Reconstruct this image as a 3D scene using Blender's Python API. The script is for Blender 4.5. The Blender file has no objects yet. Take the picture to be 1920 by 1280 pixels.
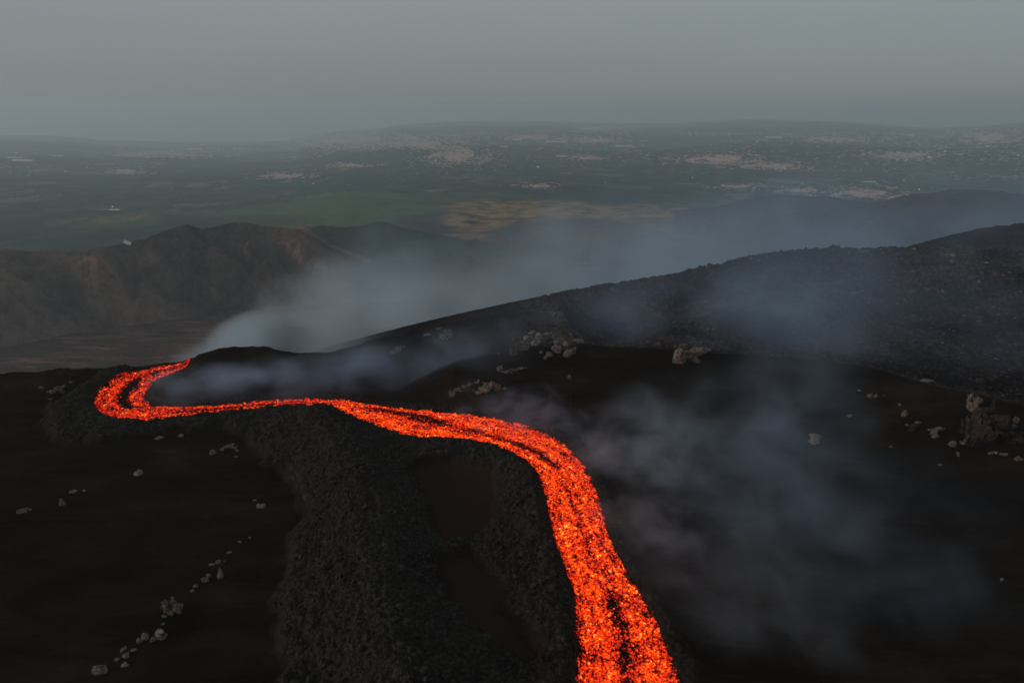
import bpy, math, random
import numpy as np
from mathutils import Vector
random.seed(7)
rng = np.random.default_rng(11)
SC = bpy.context.scene
COL = SC.collection

# ------------------------------------------------------------------ camera
CAM_Z = 60.0
PITCH = math.radians(18.77)
FPX = 1280.0
cam_data = bpy.data.cameras.new('camera')
cam_data.lens = 24.0
cam_data.sensor_width = 36.0
cam_data.clip_start = 0.5
cam_data.clip_end = 90000.0
cam = bpy.data.objects.new('camera', cam_data)
cam.location = (0, 0, CAM_Z)
cam.rotation_euler = (math.pi / 2 - PITCH, 0, 0)
COL.objects.link(cam)
SC.camera = cam

# ------------------------------------------------------------------ world
SUN_EL, SUN_AZ = math.radians(14), math.radians(258)     # low in the west, behind and left of the camera
world = bpy.data.worlds.new('World')
SC.world = world
world.use_nodes = True
wn, wl = world.node_tree.nodes, world.node_tree.links
wn.clear()
w_out = wn.new('ShaderNodeOutputWorld')
w_bg = wn.new('ShaderNodeBackground')
w_bg.inputs['Strength'].default_value = 0.1
w_sky = wn.new('ShaderNodeTexSky')
w_sky.sky_type = 'NISHITA'
w_sky.sun_disc = False
w_sky.sun_elevation = SUN_EL
w_sky.sun_rotation = SUN_AZ
w_sky.altitude = 2500
w_sky.dust_density = 4.0
w_geo = wn.new('ShaderNodeTexCoord')
w_sep = wn.new('ShaderNodeSeparateXYZ')
w_ramp = wn.new('ShaderNodeValToRGB')
cr = w_ramp.color_ramp
cr.elements[0].position = 0.0
cr.elements[0].color = (0.174, 0.196, 0.202, 1)
cr.elements[1].position = 1.0
cr.elements[1].color = (0.17, 0.195, 0.21, 1)
e = cr.elements.new(0.16); e.color = (0.286, 0.314, 0.308, 1)
e = cr.elements.new(0.05); e.color = (0.206, 0.225, 0.224, 1)
w_noise = wn.new('ShaderNodeTexNoise')
w_noise.inputs['Scale'].default_value = 2.2
w_noise.inputs['Detail'].default_value = 2
w_map = wn.new('ShaderNodeMapping')
w_map.inputs['Scale'].default_value = (1, 1, 4)
w_mul = wn.new('ShaderNodeMath'); w_mul.operation = 'MULTIPLY_ADD'
w_mul.inputs[1].default_value = 1.4; w_mul.inputs[2].default_value = 9.3
w_vm = wn.new('ShaderNodeVectorMath'); w_vm.operation = 'SCALE'
w_mix = wn.new('ShaderNodeMix'); w_mix.data_type = 'RGBA'
w_mix.inputs[0].default_value = 0.9
wl.new(w_geo.outputs['Generated'], w_sep.inputs[0])
wl.new(w_sep.outputs['Z'], w_ramp.inputs[0])
wl.new(w_geo.outputs['Generated'], w_map.inputs['Vector'])
wl.new(w_map.outputs[0], w_noise.inputs['Vector'])
wl.new(w_noise.outputs['Fac'], w_mul.inputs[0])
wl.new(w_ramp.outputs['Color'], w_vm.inputs[0])
wl.new(w_mul.outputs[0], w_vm.inputs['Scale'])
wl.new(w_sky.outputs[0], w_mix.inputs[6])
wl.new(w_vm.outputs[0], w_mix.inputs[7])
wl.new(w_mix.outputs[2], w_bg.inputs['Color'])
wl.new(w_bg.outputs[0], w_out.inputs['Surface'])

sun_data = bpy.data.lights.new('sun', 'SUN')
sun_data.energy = 1.5
sun_data.angle = math.radians(14)
sun_data.color = (1.0, 0.83, 0.7)
sun = bpy.data.objects.new('sun', sun_data)
sd = Vector((math.sin(SUN_AZ) * math.cos(SUN_EL), math.cos(SUN_AZ) * math.cos(SUN_EL), math.sin(SUN_EL)))
sun.rotation_euler = sd.to_track_quat('Z', 'Y').to_euler()
sun.location = (0, -50, 150)
COL.objects.link(sun)

SC.view_settings.view_transform = 'Standard'
SC.view_settings.look = 'None'
SC.view_settings.exposure = 0.0
SC.view_settings.gamma = 1.0
SC.view_settings.use_curve_mapping = False
SC.render.engine = 'CYCLES'
cy = SC.cycles
cy.use_denoising = True
cy.volume_bounces = 2
cy.max_bounces = 6
cy.diffuse_bounces = 2
cy.glossy_bounces = 2
cy.transparent_max_bounces = 8
cy.volume_step_rate = 1.7
cy.volume_max_steps = 256
cy.use_adaptive_sampling = False
cy.sample_clamp_indirect = 4.0

# ------------------------------------------------------------------ picking of directions
SP, CP = math.sin(PITCH), math.cos(PITCH)
def ray(px, py):
    px = np.asarray(px, float); py = np.asarray(py, float)
    x = (px - 960) / FPX
    v = -(py - 640) / FPX
    dx = x
    dy = CP + v * SP
    dz = -SP + v * CP
    return dx, dy, dz
def aztan(px, py):
    dx, dy, dz = ray(px, py)
    return np.arctan2(dx, dy), -dz / np.hypot(dx, dy)      # azimuth, tangent of the dip
def smooth(e0, e1, x):
    t = np.clip((x - e0) / (e1 - e0), 0, 1)
    return t * t * (3 - 2 * t)

# ------------------------------------------------------------------ noise
def _h(ix, iy, seed):
    n = (ix.astype(np.int64) * 374761393 + iy.astype(np.int64) * 668265263 + seed * 1442695041) & 0xffffffff
    n = ((n ^ (n >> 13)) * 1274126177) & 0xffffffff
    n = n ^ (n >> 16)
    return n
def perlin(x, y, seed=0):
    ix = np.floor(x).astype(np.int64); iy = np.floor(y).astype(np.int64)
    fx = x - ix; fy = y - iy
    u = fx * fx * fx * (fx * (fx * 6 - 15) + 10)
    v = fy * fy * fy * (fy * (fy * 6 - 15) + 10)
    def g(a, b, dx, dy):
        an = _h(ix + a, iy + b, seed) * (2 * math.pi / 4294967296.0)
        return np.cos(an) * dx + np.sin(an) * dy
    n00 = g(0, 0, fx, fy); n10 = g(1, 0, fx - 1, fy)
    n01 = g(0, 1, fx, fy - 1); n11 = g(1, 1, fx - 1, fy - 1)
    a = n00 + u * (n10 - n00)
    b = n01 + u * (n11 - n01)
    return (a + v * (b - a)) * 1.5
def fbm(x, y, sc, octv=4, seed=0, gain=0.5):
    s = 0; a = 1.0; f = 1.0 / sc
    for i in range(octv):
        s = s + a * perlin(x * f + 17.3 * i, y * f - 9.1 * i, seed + i)
        a *= gain; f *= 2.03
    return s
def ridged(x, y, sc, octv=3, seed=0, gain=0.55):
    s = 0; a = 1.0; f = 1.0 / sc
    for i in range(octv):
        s = s + a * (1 - 2 * np.abs(perlin(x * f + 7.7 * i, y * f + 3.1 * i, seed + i)))
        a *= gain; f *= 2.1
    return s
def worley(x, y, cell, seed=0):
    """distance to the nearest jittered point (in cells) and its random value"""
    X = x / cell; Y = y / cell
    ix = np.floor(X).astype(np.int64); iy = np.floor(Y).astype(np.int64)
    best = np.full(X.shape, 9.0); val = np.zeros(X.shape)
    for a in (-1, 0, 1):
        for b in (-1, 0, 1):
            h = _h(ix + a, iy + b, seed)
            jx = (h & 0xffff) / 65535.0
            jy = (h >> 16) / 65535.0
            d = (ix + a + jx - X) ** 2 + (iy + b + jy - Y) ** 2
            m = d < best
            best = np.where(m, d, best)
            val = np.where(m, (_h(ix + a, iy + b, seed + 91) & 0xffff) / 65535.0, val)
    return np.sqrt(best), val

# ------------------------------------------------------------------ near terrain
def crest(pts, k):
    """crest seen from the air: azimuth -> distance and height"""
    p = np.array(pts, float)
    az, tn = aztan(p[:, 0], p[:, 1])
    kk = np.array([q[2] if len(q) > 2 else k for q in pts], float) if len(pts[0]) > 2 else np.full(len(az), k)
    R = kk * CAM_Z / tn
    z = CAM_Z - R * tn
    o = np.argsort(az)
    return az[o], R[o], z[o]
BROW = crest([(-400, 720, .99), (-200, 712, .99), (0, 707, .985), (60, 703, .985), (130, 697, .985), (200, 697, .985), (280, 692, .99),
              (345, 684, .995), (366, 677, .97), (385, 667, .95), (412, 659, .94), (440, 657, .94), (475, 655, .94), (505, 656, .94), (528, 665, .95),
              (560, 668, .965), (620, 666, .96), (655, 657, .95), (708, 640, .94), (740, 636, .94), (775, 627, .94), (800, 622, .94), (832, 611, .94), (885, 605, .94),
              (932, 592, .93), (968, 582, .93), (1030, 577, .93), (1060, 565, .93), (1130, 549, .93), (1200, 536, .93), (1262, 520, .93),
              (1322, 503, .93), (1352, 500, .93), (1380, 490, .93), (1430, 481, .93), (1500, 473, .93), (1540, 471, .93), (1562, 466, .93), (1580, 470, .94), (1640, 470, .95),
              (1700, 468, .96), (1760, 451, .96), (1800, 441, .96), (1860, 428, .96), (1920, 421, .96), (2150, 400, .96)], None)
RIDGES = [  # crest points, k, front slope, back slope
    (crest([(1480, 486), (1560, 472), (1640, 471), (1700, 470), (1740, 468), (1790, 463), (1812, 461), (1840, 465), (1920, 459), (2150, 450)], .925), .10, .5),
    (crest([(1250, 610), (1330, 590), (1400, 572), (1440, 556), (1540, 535), (1640, 520), (1760, 503), (1920, 486), (2150, 470)], .92), .06, .35),
    (crest([(850, 690), (900, 672), (1000, 656), (1090, 650), (1200, 655), (1330, 664), (1450, 672), (1560, 681), (1640, 694), (1700, 713), (1760, 729),
            (1850, 747), (1920, 764), (2150, 810)], .90), .24, .30),
    (crest([(920, 600), (950, 591), (1000, 583), (1035, 584), (1058, 598), (1075, 622)], .90), .15, .5),
    (crest([(1035, 590), (1050, 571), (1066, 566), (1082, 576), (1100, 596)], .91), .5, .7),
    (crest([(520, 755), (600, 742), (680, 738), (760, 744), (850, 756), (930, 766)], .985), .1, .2),
    (crest([(280, 735), (320, 722), (380, 716), (430, 716), (500, 722), (560, 730)], .98), .12, .2),
    (crest([(380, 744), (420, 742), (470, 745), (500, 748)], .985), .12, .2),
]
RIVER_NEAR = [(1082, 1420), (1086, 1340), (1090, 1280), (1094, 1200), (1084, 1120), (1058, 1050), (1040, 1000), (1028, 940), (1016, 890), (985, 858), (930, 834),
              (870, 822), (800, 824), (740, 815), (690, 797), (640, 778), (590, 765), (545, 761), (480, 769), (400, 776), (330, 785), (270, 791),
              (222, 789), (193, 776), (178, 758), (182, 738), (200, 722), (232, 708), (272, 697), (310, 687.5), (345, 681), (356, 678)]
RIVER_FAR = [(1330, 1420), (1298, 1340), (1268, 1280), (1238, 1200), (1215, 1150), (1185, 1095), (1152, 1040), (1135, 990), (1120, 940), (1107, 900), (1088, 868),
             (1060, 836), (1020, 811), (970, 792), (900, 778), (830, 771), (760, 765), (700, 757), (640, 748), (580, 745), (520, 748), (460, 753),
             (400, 758), (340, 761), (292, 763), (272, 754), (269, 740), (276, 724), (292, 711), (318, 701), (347, 691), (358, 684)]
def flat(pts, z=0.0):
    p = np.array(pts, float)
    dx, dy, dz = ray(p[:, 0], p[:, 1])
    s = (z - CAM_Z) / dz
    return np.stack([dx * s, dy * s], 1)
def resample(P, n):
    d = np.r_[0, np.cumsum(np.hypot(*np.diff(P, axis=0).T))]
    t = np.linspace(0, d[-1], n)
    return np.stack([np.interp(t, d, P[:, 0]), np.interp(t, d, P[:, 1])], 1)
def smooth_line(P, it):
    Q = P.copy()
    for _ in range(it):
        Q[1:-1] = (Q[:-2] + 2 * Q[1:-1] + Q[2:]) / 4
    return Q
def pair(P, n):
    """keeps the listed points of both banks opposite each other"""
    k = len(P); out = []
    t = np.linspace(0, k - 1, n)
    return np.stack([np.interp(t, np.arange(k), P[:, 0]), np.interp(t, np.arange(k), P[:, 1])], 1)
RN = smooth_line(pair(flat(RIVER_NEAR), 32 * 12), 30)
RF = smooth_line(pair(flat(RIVER_FAR), 32 * 12), 30)
MID = (RN + RF) / 2
def poly_sd(x, y, P):
    """signed distance to a closed polygon, inside positive"""
    d = np.full(x.shape, 1e9); inside = np.zeros(x.shape, bool)
    n = len(P)
    for i in range(n):
        ax, ay = P[i]; bx, by = P[(i + 1) % n]
        ex, ey = bx - ax, by - ay
        wx, wy = x - ax, y - ay
        t = np.clip((wx * ex + wy * ey) / (ex * ex + ey * ey + 1e-12), 0, 1)
        d = np.minimum(d, (wx - ex * t) ** 2 + (wy - ey * t) ** 2)
        c = ((ay > y) != (by > y)) & (x < ex * (y - ay) / (ey + 1e-12) + ax)
        inside ^= c
    d = np.sqrt(d)
    return np.where(inside, d, -d)
def line_d(x, y, P):
    d = np.full(x.shape, 1e9)
    for i in range(len(P) - 1):
        ax, ay = P[i]; bx, by = P[i + 1]
        ex, ey = bx - ax, by - ay
        t = np.clip(((x - ax) * ex + (y - ay) * ey) / (ex * ex + ey * ey + 1e-12), 0, 1)
        d = np.minimum(d, (x - ax - ex * t) ** 2 + (y - ay - ey * t) ** 2)
    return np.sqrt(d)
RIVER_POLY = np.concatenate([RN[::6], RF[::-6]])
RUBBLE_POLY = flat([(1100, 1420), (1150, 1280), (1150, 1100), (1080, 930), (1000, 820), (760, 790), (560, 755), (300, 776), (215, 770), (215, 730), (300, 694),
                    (200, 701), (140, 738), (86, 772), (78, 798), (108, 824), (165, 833), (250, 820), (330, 808), (430, 800), (468, 828), (488, 858), (535, 888),
                    (556, 930), (572, 972), (545, 1040), (521, 1110), (514, 1180), (530, 1235), (520, 1420)])
PIT_A = flat([(768, 882), (850, 868), (925, 884), (936, 925), (918, 978), (868, 1022), (832, 1016), (812, 960), (792, 912)])
PIT_B = flat([(828, 1062), (880, 1048), (908, 1078), (932, 1122), (965, 1172), (1010, 1225), (985, 1240), (890, 1172), (846, 1128)])
MOUND_LINE = flat([(600, 800), (645, 850), (668, 920), (690, 1000), (700, 1100), (740, 1200), (790, 1330)])
LEVEE_LINE = flat([(980, 880), (1000, 960), (1010, 1050), (1030, 1130), (1040, 1250), (1040, 1350)])

def near_ground(x, y, fine=True):
    x = np.asarray(x, float); y = np.asarray(y, float)
    r = np.hypot(x, y) + 1e-6; az = np.arctan2(x, y)
    R = np.interp(az, BROW[0], BROW[1]); zc = np.interp(az, BROW[0], BROW[2])
    und = 0.5 * fbm(x, y, 38, 3, 3) + 0.18 * fbm(x, y, 9, 2, 5)
    und = und * smooth(1.02, .9, r / R)
    q = r / R
    rise = zc * smooth(.80, 1.0, q) * (0.35 + 0.65 * smooth(.9, 1, q))
    z = rise + und * (1 - smooth(.8, 1.0, q) * .7)
    z = z - 1.1 * smooth(1.0, 1.25, q) * 20 - np.maximum(q - 1.03, 0) * R * .55
    for (A, f, b) in RIDGES:
        az0, R0, z0 = A
        Rr = np.interp(az, az0, R0); zz = np.interp(az, az0, z0)
        off = np.maximum(az0[0] - az, 0) + np.maximum(az - az0[-1], 0)
        s = np.where(r < Rr, np.sqrt((f * (Rr - r)) ** 2 + .5) - .7, np.sqrt((b * (r - Rr)) ** 2 + .3) - .55)
        L = zz - np.maximum(s, 0) - off * 60 + .12 * und - np.maximum(r - Rr - 30, 0) * .6 - np.maximum(Rr - r - 35, 0) * .25
        k = .5
        h = np.clip(.5 + .5 * (L - z) / k, 0, 1)
        z = z + (L - z) * h + k * h * (1 - h) * .5
    # lava channel, rubble field, pits
    near = (r < 210) & (az < .45)
    rub = np.zeros(x.shape); pit = np.zeros(x.shape); riv = np.full(x.shape, -50.0)
    if near.any():
        xn, yn = x[near], y[near]
        w = 1.1 * fbm(xn, yn, 5, 3, 21); w2 = 1.1 * fbm(xn, yn, 5, 3, 27)
        rv0 = poly_sd(xn, yn, RIVER_POLY)
        sr = poly_sd(xn + w, yn + w2, RUBBLE_POLY)
        m = smooth(-1.0, 1.6, sr)
        bank = smooth(-3.4, -1.6, rv0 + .9 * w)
        sa = np.maximum(poly_sd(xn + w, yn + w2, PIT_A), poly_sd(xn + w, yn + w2, PIT_B))
        p = smooth(-2.0, .6, sa)
        rv = rv0
        far = rv < -1
        rub[near] = np.maximum(m, bank * .6); pit[near] = p; riv[near] = rv
        dm = line_d(xn, yn, MOUND_LINE); dl = line_d(xn, yn, LEVEE_LINE)
        inc = m * (1.3 + 2.6 * np.exp(-(dm / 6.5) ** 2) + .7 * np.exp(-(dl / 3.0) ** 2)) + m * .35 * fbm(xn, yn, 6, 2, 33)
        inc += m * (.42 * perlin((dm + 1.5 * w) * .3, yn * .06, 501) + .12 * perlin((dm + w2) * .8, yn * .16, 503))
        inc = inc * (1 - p) - p * .3
        inc += .3 * bank * (1 - m)
        ch = smooth(-1.2, .6, rv)
        ff = smooth(-9, -1.5, rv) * (1 - smooth(.93, .985, (r / R)[near]))
        z[near] *= (1 - ff)
        zn = z[near]
        inc = inc * smooth(.6, -2.4, rv)
        z[near] = zn + inc
        z[near] -= .8 * ch
    old = smooth(.0, 1, (r - np.interp(az, RIDGES[2][0][0], RIDGES[2][0][1])) / 5) * smooth(-.05, .09, az + .04 * fbm(x, y, 12, 2, 421))
    rubm = np.maximum(rub * (1 - pit), old) * smooth(0.2, -.6, riv)
    z = z + old * (1.1 * fbm(x, y, 24, 3, 401) + .6 * fbm(x, y, 7, 2, 405)) * smooth(1.0, .93, q)
    z = z + .28 * fbm(x, y, 4.0, 3, 411) * smooth(.8, .95, q) * smooth(1.3, 1.02, q) * smooth(-3, -8, riv)
    if fine:
        idx = rubm > .01
        xi, yi, ri = x[idx], y[idx], r[idx]
        d, v = worley(xi + .3 * perlin(xi, yi, 61), yi + .3 * perlin(xi, yi, 62), .95, 5)
        d2, v2 = worley(xi, yi, .45, 15)
        lump = (1 - d) * .5 * (v + .25) + (1 - d2) * .17 * (v2 + .3) + .22 * fbm(xi, yi, 2.6, 2, 44)
        lump = lump + smooth(150, 260, ri) * ((.55 - worley(xi, yi, 3.2, 77)[0]) * 1.3)
        z[idx] += rubm[idx] * (lump - .25)
        z += (1 - rubm) * (.035 * fbm(x, y, 1.2, 2, 71) + .10 * fbm(x, y * 2, 4.5, 3, 73)) * smooth(0, -2, riv)
    return z, rubm, pit, riv, old

# ------------------------------------------------------------------ mesh helpers
def mesh_from(name, V, F, mat=None, smooth_shade=True, attrs=None, per_face=4, mats=None):
    me = bpy.data.meshes.new(name)
    V = np.ascontiguousarray(V, np.float32); F = np.ascontiguousarray(F, np.int32)
    me.vertices.add(len(V)); me.vertices.foreach_set('co', V.ravel())
    n = F.shape[0]; k = F.shape[1]
    me.loops.add(n * k); me.loops.foreach_set('vertex_index', F.ravel())
    me.polygons.add(n)
    me.polygons.foreach_set('loop_start', np.arange(0, n * k, k, dtype=np.int32))
    if attrs:
        for an, av in attrs.items():
            av = np.asarray(av, np.float32)
            if av.ndim == 2:
                a = me.attributes.new(an, 'FLOAT_VECTOR', 'POINT'); a.data.foreach_set('vector', av.ravel())
            else:
                a = me.attributes.new(an, 'FLOAT', 'POINT'); a.data.foreach_set('value', av)
    me.update(calc_edges=True)
    me.polygons.foreach_set('use_smooth', np.full(n, smooth_shade))
    if mat: me.materials.append(mat)
    return me
def link(name, me, parent=None, loc=None):
    o = bpy.data.objects.new(name, me); COL.objects.link(o)
    if parent: o.parent = parent
    if loc is not None: o.location = loc
    return o
def grid_faces(nr, nc):
    i = np.arange(nr - 1)[:, None] * nc + np.arange(nc - 1)[None, :]
    i = i.ravel()
    return np.stack([i, i + 1, i + nc + 1, i + nc], 1)
def tag(o, label=None, cat=None, group=None, kind=None):
    if label: o['label'] = label
    if cat: o['category'] = cat
    if group: o['group'] = group
    if kind: o['kind'] = kind
    return o

# ------------------------------------------------------------------ material helpers
def mat_new(name):
    m = bpy.data.materials.new(name); m.use_nodes = True
    nt = m.node_tree; nt.nodes.clear()
    out = nt.nodes.new('ShaderNodeOutputMaterial')
    return m, nt, out
class NT:
    def __init__(s, nt): s.nt = nt
    def n(s, t, **kw):
        nd = s.nt.nodes.new('ShaderNode' + t)
        for k, v in kw.items():
            if hasattr(nd, k): setattr(nd, k, v)
        return nd
    def put(s, sock, v):
        if isinstance(v, bpy.types.NodeSocket): s.nt.links.new(v, sock)
        else: sock.default_value = v
    def math(s, op, a, b=None, c=None, clamp=False):
        nd = s.n('Math', operation=op, use_clamp=clamp)
        s.put(nd.inputs[0], a)
        if b is not None: s.put(nd.inputs[1], b)
        if c is not None: s.put(nd.inputs[2], c)
        return nd.outputs[0]
    def noise(s, vec, scale, detail=3, rough=.5, dist=0.0):
        nd = s.n('TexNoise')
        if vec is not None: s.put(nd.inputs['Vector'], vec)
        nd.inputs['Scale'].default_value = scale; nd.inputs['Detail'].default_value = detail
        nd.inputs['Roughness'].default_value = rough; nd.inputs['Distortion'].default_value = dist
        return nd.outputs['Fac']
    def vor(s, vec, scale, feature='F1', rnd=1.0):
        nd = s.n('TexVoronoi', feature=feature)
        if vec is not None: s.put(nd.inputs['Vector'], vec)
        nd.inputs['Scale'].default_value = scale; nd.inputs['Randomness'].default_value = rnd
        return nd
    def ramp(s, fac, stops, interp='LINEAR'):
        nd = s.n('ValToRGB'); r = nd.color_ramp; r.interpolation = interp
        s.put(nd.inputs[0], fac)
        r.elements[0].position = stops[0][0]; r.elements[0].color = (*stops[0][1], 1)
        r.elements[1].position = stops[-1][0]; r.elements[1].color = (*stops[-1][1], 1)
        for p, c in stops[1:-1]:
            e = r.elements.new(p); e.color = (*c, 1)
        return nd.outputs['Color']
    def mix(s, fac, a, b, blend='MIX'):
        nd = s.n('Mix', data_type='RGBA', blend_type=blend)
        s.put(nd.inputs[0], fac)
        s.put(nd.inputs[6], a if isinstance(a, bpy.types.NodeSocket) else (*a, 1))
        s.put(nd.inputs[7], b if isinstance(b, bpy.types.NodeSocket) else (*b, 1))
        return nd.outputs[2]
    def attr(s, name, vec=False):
        nd = s.n('Attribute', attribute_name=name)
        return nd.outputs['Vector'] if vec else nd.outputs['Fac']
    def pos(s): return s.n('NewGeometry').outputs['Position']
    def mapv(s, vec, scale=(1, 1, 1), rot=(0, 0, 0), loc=(0, 0, 0)):
        nd = s.n('Mapping'); s.put(nd.inputs['Vector'], vec)
        nd.inputs['Scale'].default_value = scale; nd.inputs['Rotation'].default_value = rot; nd.inputs['Location'].default_value = loc
        return nd.outputs[0]
    def ss(s, x, a, b):
        nd = s.n('MapRange', interpolation_type='SMOOTHSTEP')
        s.put(nd.inputs[0], x); nd.inputs[1].default_value = a; nd.inputs[2].default_value = b
        return nd.outputs[0]
    def diffuse(s, out, color, rough=.95, bump=None, dist=.1, strength=1.0, spec=.15):
        b = s.n('BsdfPrincipled')
        s.put(b.inputs['Base Color'], color if isinstance(color, bpy.types.NodeSocket) else (*color, 1))
        s.put(b.inputs['Roughness'], rough); b.inputs['Specular IOR Level'].default_value = spec
        if bump is not None:
            bn = s.n('Bump'); s.put(bn.inputs['Height'], bump)
            bn.inputs['Distance'].default_value = dist; bn.inputs['Strength'].default_value = strength
            s.nt.links.new(bn.outputs[0], b.inputs['Normal'])
        s.nt.links.new(b.outputs[0], out.inputs['Surface'])
        return b

# ground: ash and clinker
M_ground, nt, out = mat_new('ash_ground'); N = NT(nt)
P = N.pos()
rub = N.attr('rubble'); pit = N.attr('pit'); old = N.attr('old')
ash_n = N.noise(N.mapv(P, (.5, 1, 1)), .12, 6, .6)
ash = N.ramp(ash_n, [(.3, (.008, .0062, .005)), (.52, (.0155, .0118, .009)), (.7, (.027, .019, .0145))])
strk = N.noise(N.mapv(P, (.35, 3.2, 1), (0, 0, .15)), .35, 6, .75)
ash = N.mix(N.ss(strk, .52, .75), ash, (.026, .019, .0155))
cl_n = N.noise(P, 2.2, 5, .75)
clk = N.ramp(cl_n, [(.3, (.014, .0125, .010)), (.5, (.05, .044, .035)), (.68, (.11, .096, .076))])
cl_r = N.noise(P, .13, 3, .6)
clk = N.mix(N.ss(cl_r, .5, .66), clk, (.038, .027, .025))
cvor = N.vor(P, 1.3)
clk = N.mix(N.math('MULTIPLY', N.ss(cvor.outputs['Distance'], .0, .6), .5), clk, (.012, .011, .01))
oldc = N.ramp(N.noise(P, .55, 6, .8), [(.35, (.02, .018, .019)), (.5, (.044, .038, .037)), (.62, (.095, .08, .074)), (.72, (.19, .16, .145))])
oldc = N.mix(N.ss(N.noise(P, .03, 4, .65), .45, .6), oldc, N.ramp(N.noise(P, .8, 6, .8), [(.4, (.012, .011, .012)), (.65, (.04, .034, .032))]))
col = N.mix(rub, ash, clk)
col = N.mix(old, col, oldc)
col = N.mix(pit, col, (.036, .021, .0165))
tan = N.attr('tan')
col = N.mix(tan, col, (.055, .04, .031))
bh = N.math('ADD', N.math('MULTIPLY', N.noise(P, 3.0, 6, .75), N.math('MULTIPLY_ADD', rub, 1.4, .16)), N.math('MULTIPLY', N.noise(P, .5, 4, .6), .25))
N.diffuse(out, col, 1.0, bh, .35, .9, 0.0)

# lava
M_lava, nt, out = mat_new('molten_lava'); N = NT(nt)
P = N.pos(); heat = N.attr('glow'); lon = N.attr('flow', True)
vv = N.vor(N.mapv(P, (1, 1, .6)), 3.8)
v2 = N.vor(P, 8.0)
rnd = N.n('SeparateColor'); nt.links.new(vv.outputs['Color'], rnd.inputs[0])
nn = N.noise(P, 2.3, 6, .78, .3)
n2 = N.noise(lon, 1.0, 4, .62)
val = N.math('ADD', heat, N.math('MULTIPLY', N.math('SUBTRACT', rnd.outputs[0], .5), .42))
val = N.math('ADD', val, N.math('MULTIPLY', N.math('SUBTRACT', nn, .5), 1.5))
val = N.math('ADD', val, N.math('MULTIPLY', N.math('SUBTRACT', n2, .5), 1.15))
val = N.math('SUBTRACT', val, N.math('MULTIPLY', vv.outputs['Distance'], .42))
val = N.math('SUBTRACT', val, N.math('MULTIPLY', v2.outputs['Distance'], .25))
ec = N.ramp(val, [(.0, (0, 0, 0)), (.12, (.012, .0012, .001)), (.24, (.16, .005, .003)), (.38, (.8, .022, .006)), (.6, (1.0, .058, .002)), (.85, (1.0, .17, .006)), (1.0, (1.0, .30, .05))])
b = N.diffuse(out, (.014, .010, .008), 1.0, nn, .2, .8, 0.0)
nt.links.new(ec, b.inputs['Emission Color'])
est = N.math('MULTIPLY_ADD', N.ss(val, .45, 1.1), .9, 1.05)
nt.links.new(est, b.inputs['Emission Strength'])

def rock_mat(name, dark, mid, light, sc=1.6):
    m, nt, out = mat_new(name); N = NT(nt)
    P = N.pos()
    n = N.noise(P, sc, 8, .72)
    c = N.ramp(n, [(.3, dark), (.5, mid), (.7, light)])
    v = N.vor(P, sc * 1.7, 'DISTANCE_TO_EDGE')
    c = N.mix(N.ss(v.outputs['Distance'], .07, .0), c, tuple(k * .5 for k in dark))
    N.diffuse(out, c, .9, N.math('ADD', n, N.math('MULTIPLY', v.outputs['Distance'], .5)), .35, .9, .15)
    return m
M_pale = rock_mat('pale_rock', (.075, .062, .053), (.19, .16, .138), (.33, .29, .25))
M_tan = rock_mat('tan_rock', (.06, .044, .034), (.17, .128, .1), (.3, .24, .19))
M_red = rock_mat('reddish_rock', (.02, .015, .013), (.045, .032, .027), (.09, .066, .055), .9)
M_darkrock = rock_mat('dark_rock', (.02, .018, .015), (.038, .034, .028), (.065, .058, .048))

# ------------------------------------------------------------------ build near ground
def nonuniform_az(n_in, lim, n_out):
    a = np.linspace(-lim, lim, n_in)
    o = np.linspace(lim, 2 * math.pi - lim, n_out + 2)[1:-1]
    return np.r_[a, o, [2 * math.pi - lim]]
azs = nonuniform_az(1080, math.radians(50), 48)
rr = [0.5, 4, 10, 18, 26, 32, 36]
r_ = 38.0
while r_ < 430:
    rr.append(r_); r_ += .155 * (r_ / 60) ** 1.18
rr += list(np.geomspace(440, 1150, 30))
rr = np.array(rr)
AA, RR = np.meshgrid(azs, rr)
X = RR * np.sin(AA); Y = RR * np.cos(AA)
xf, yf = X.ravel(), Y.ravel()
z, rubm, pitm, riv, oldm = near_ground(xf, yf)
z = np.maximum(z, -560)
tanp = flat([(592, 888), (727, 945), (740, 905)], 2.5)
tanm = np.zeros(len(xf))
for (c, sx, sy, an) in ((tanp[0], .7, 3.0, -.6), (tanp[1], .8, 3.4, .1)):
    ca, sa = math.cos(an), math.sin(an)
    u = (xf - c[0]) * ca - (yf - c[1]) * sa; v = (xf - c[0]) * sa + (yf - c[1]) * ca
    tanm = np.maximum(tanm, np.exp(-(u / sx) ** 2 - (v / sy) ** 2) * .8)
F = grid_faces(len(rr), len(azs))
me = mesh_from('volcanic_ground', np.stack([xf, yf, z], 1), F, M_ground, True,
               {'rubble': rubm, 'pit': pitm, 'old': oldm, 'tan': tanm})
ground = link('volcanic_ground', me); tag(ground, 'dark ash and clinker ground of the high volcanic slope', kind='structure')
print('near ground', len(rr), len(azs), len(F))

def hit_near(px, py):
    dx, dy, dz = [float(v) for v in ray(px, py)]
    n = math.hypot(dx, dy)
    rs = np.arange(40, 420, .25)
    zz = CAM_Z + rs * dz / n
    g = near_ground(rs * dx / n, rs * dy / n, False)[0]
    k = np.argmax(g >= zz)
    if not (g >= zz).any(): k = int(np.argmin(np.abs(g - zz)))
    r0 = rs[k]
    return r0 * dx / n, r0 * dy / n, float(g[k])

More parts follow.
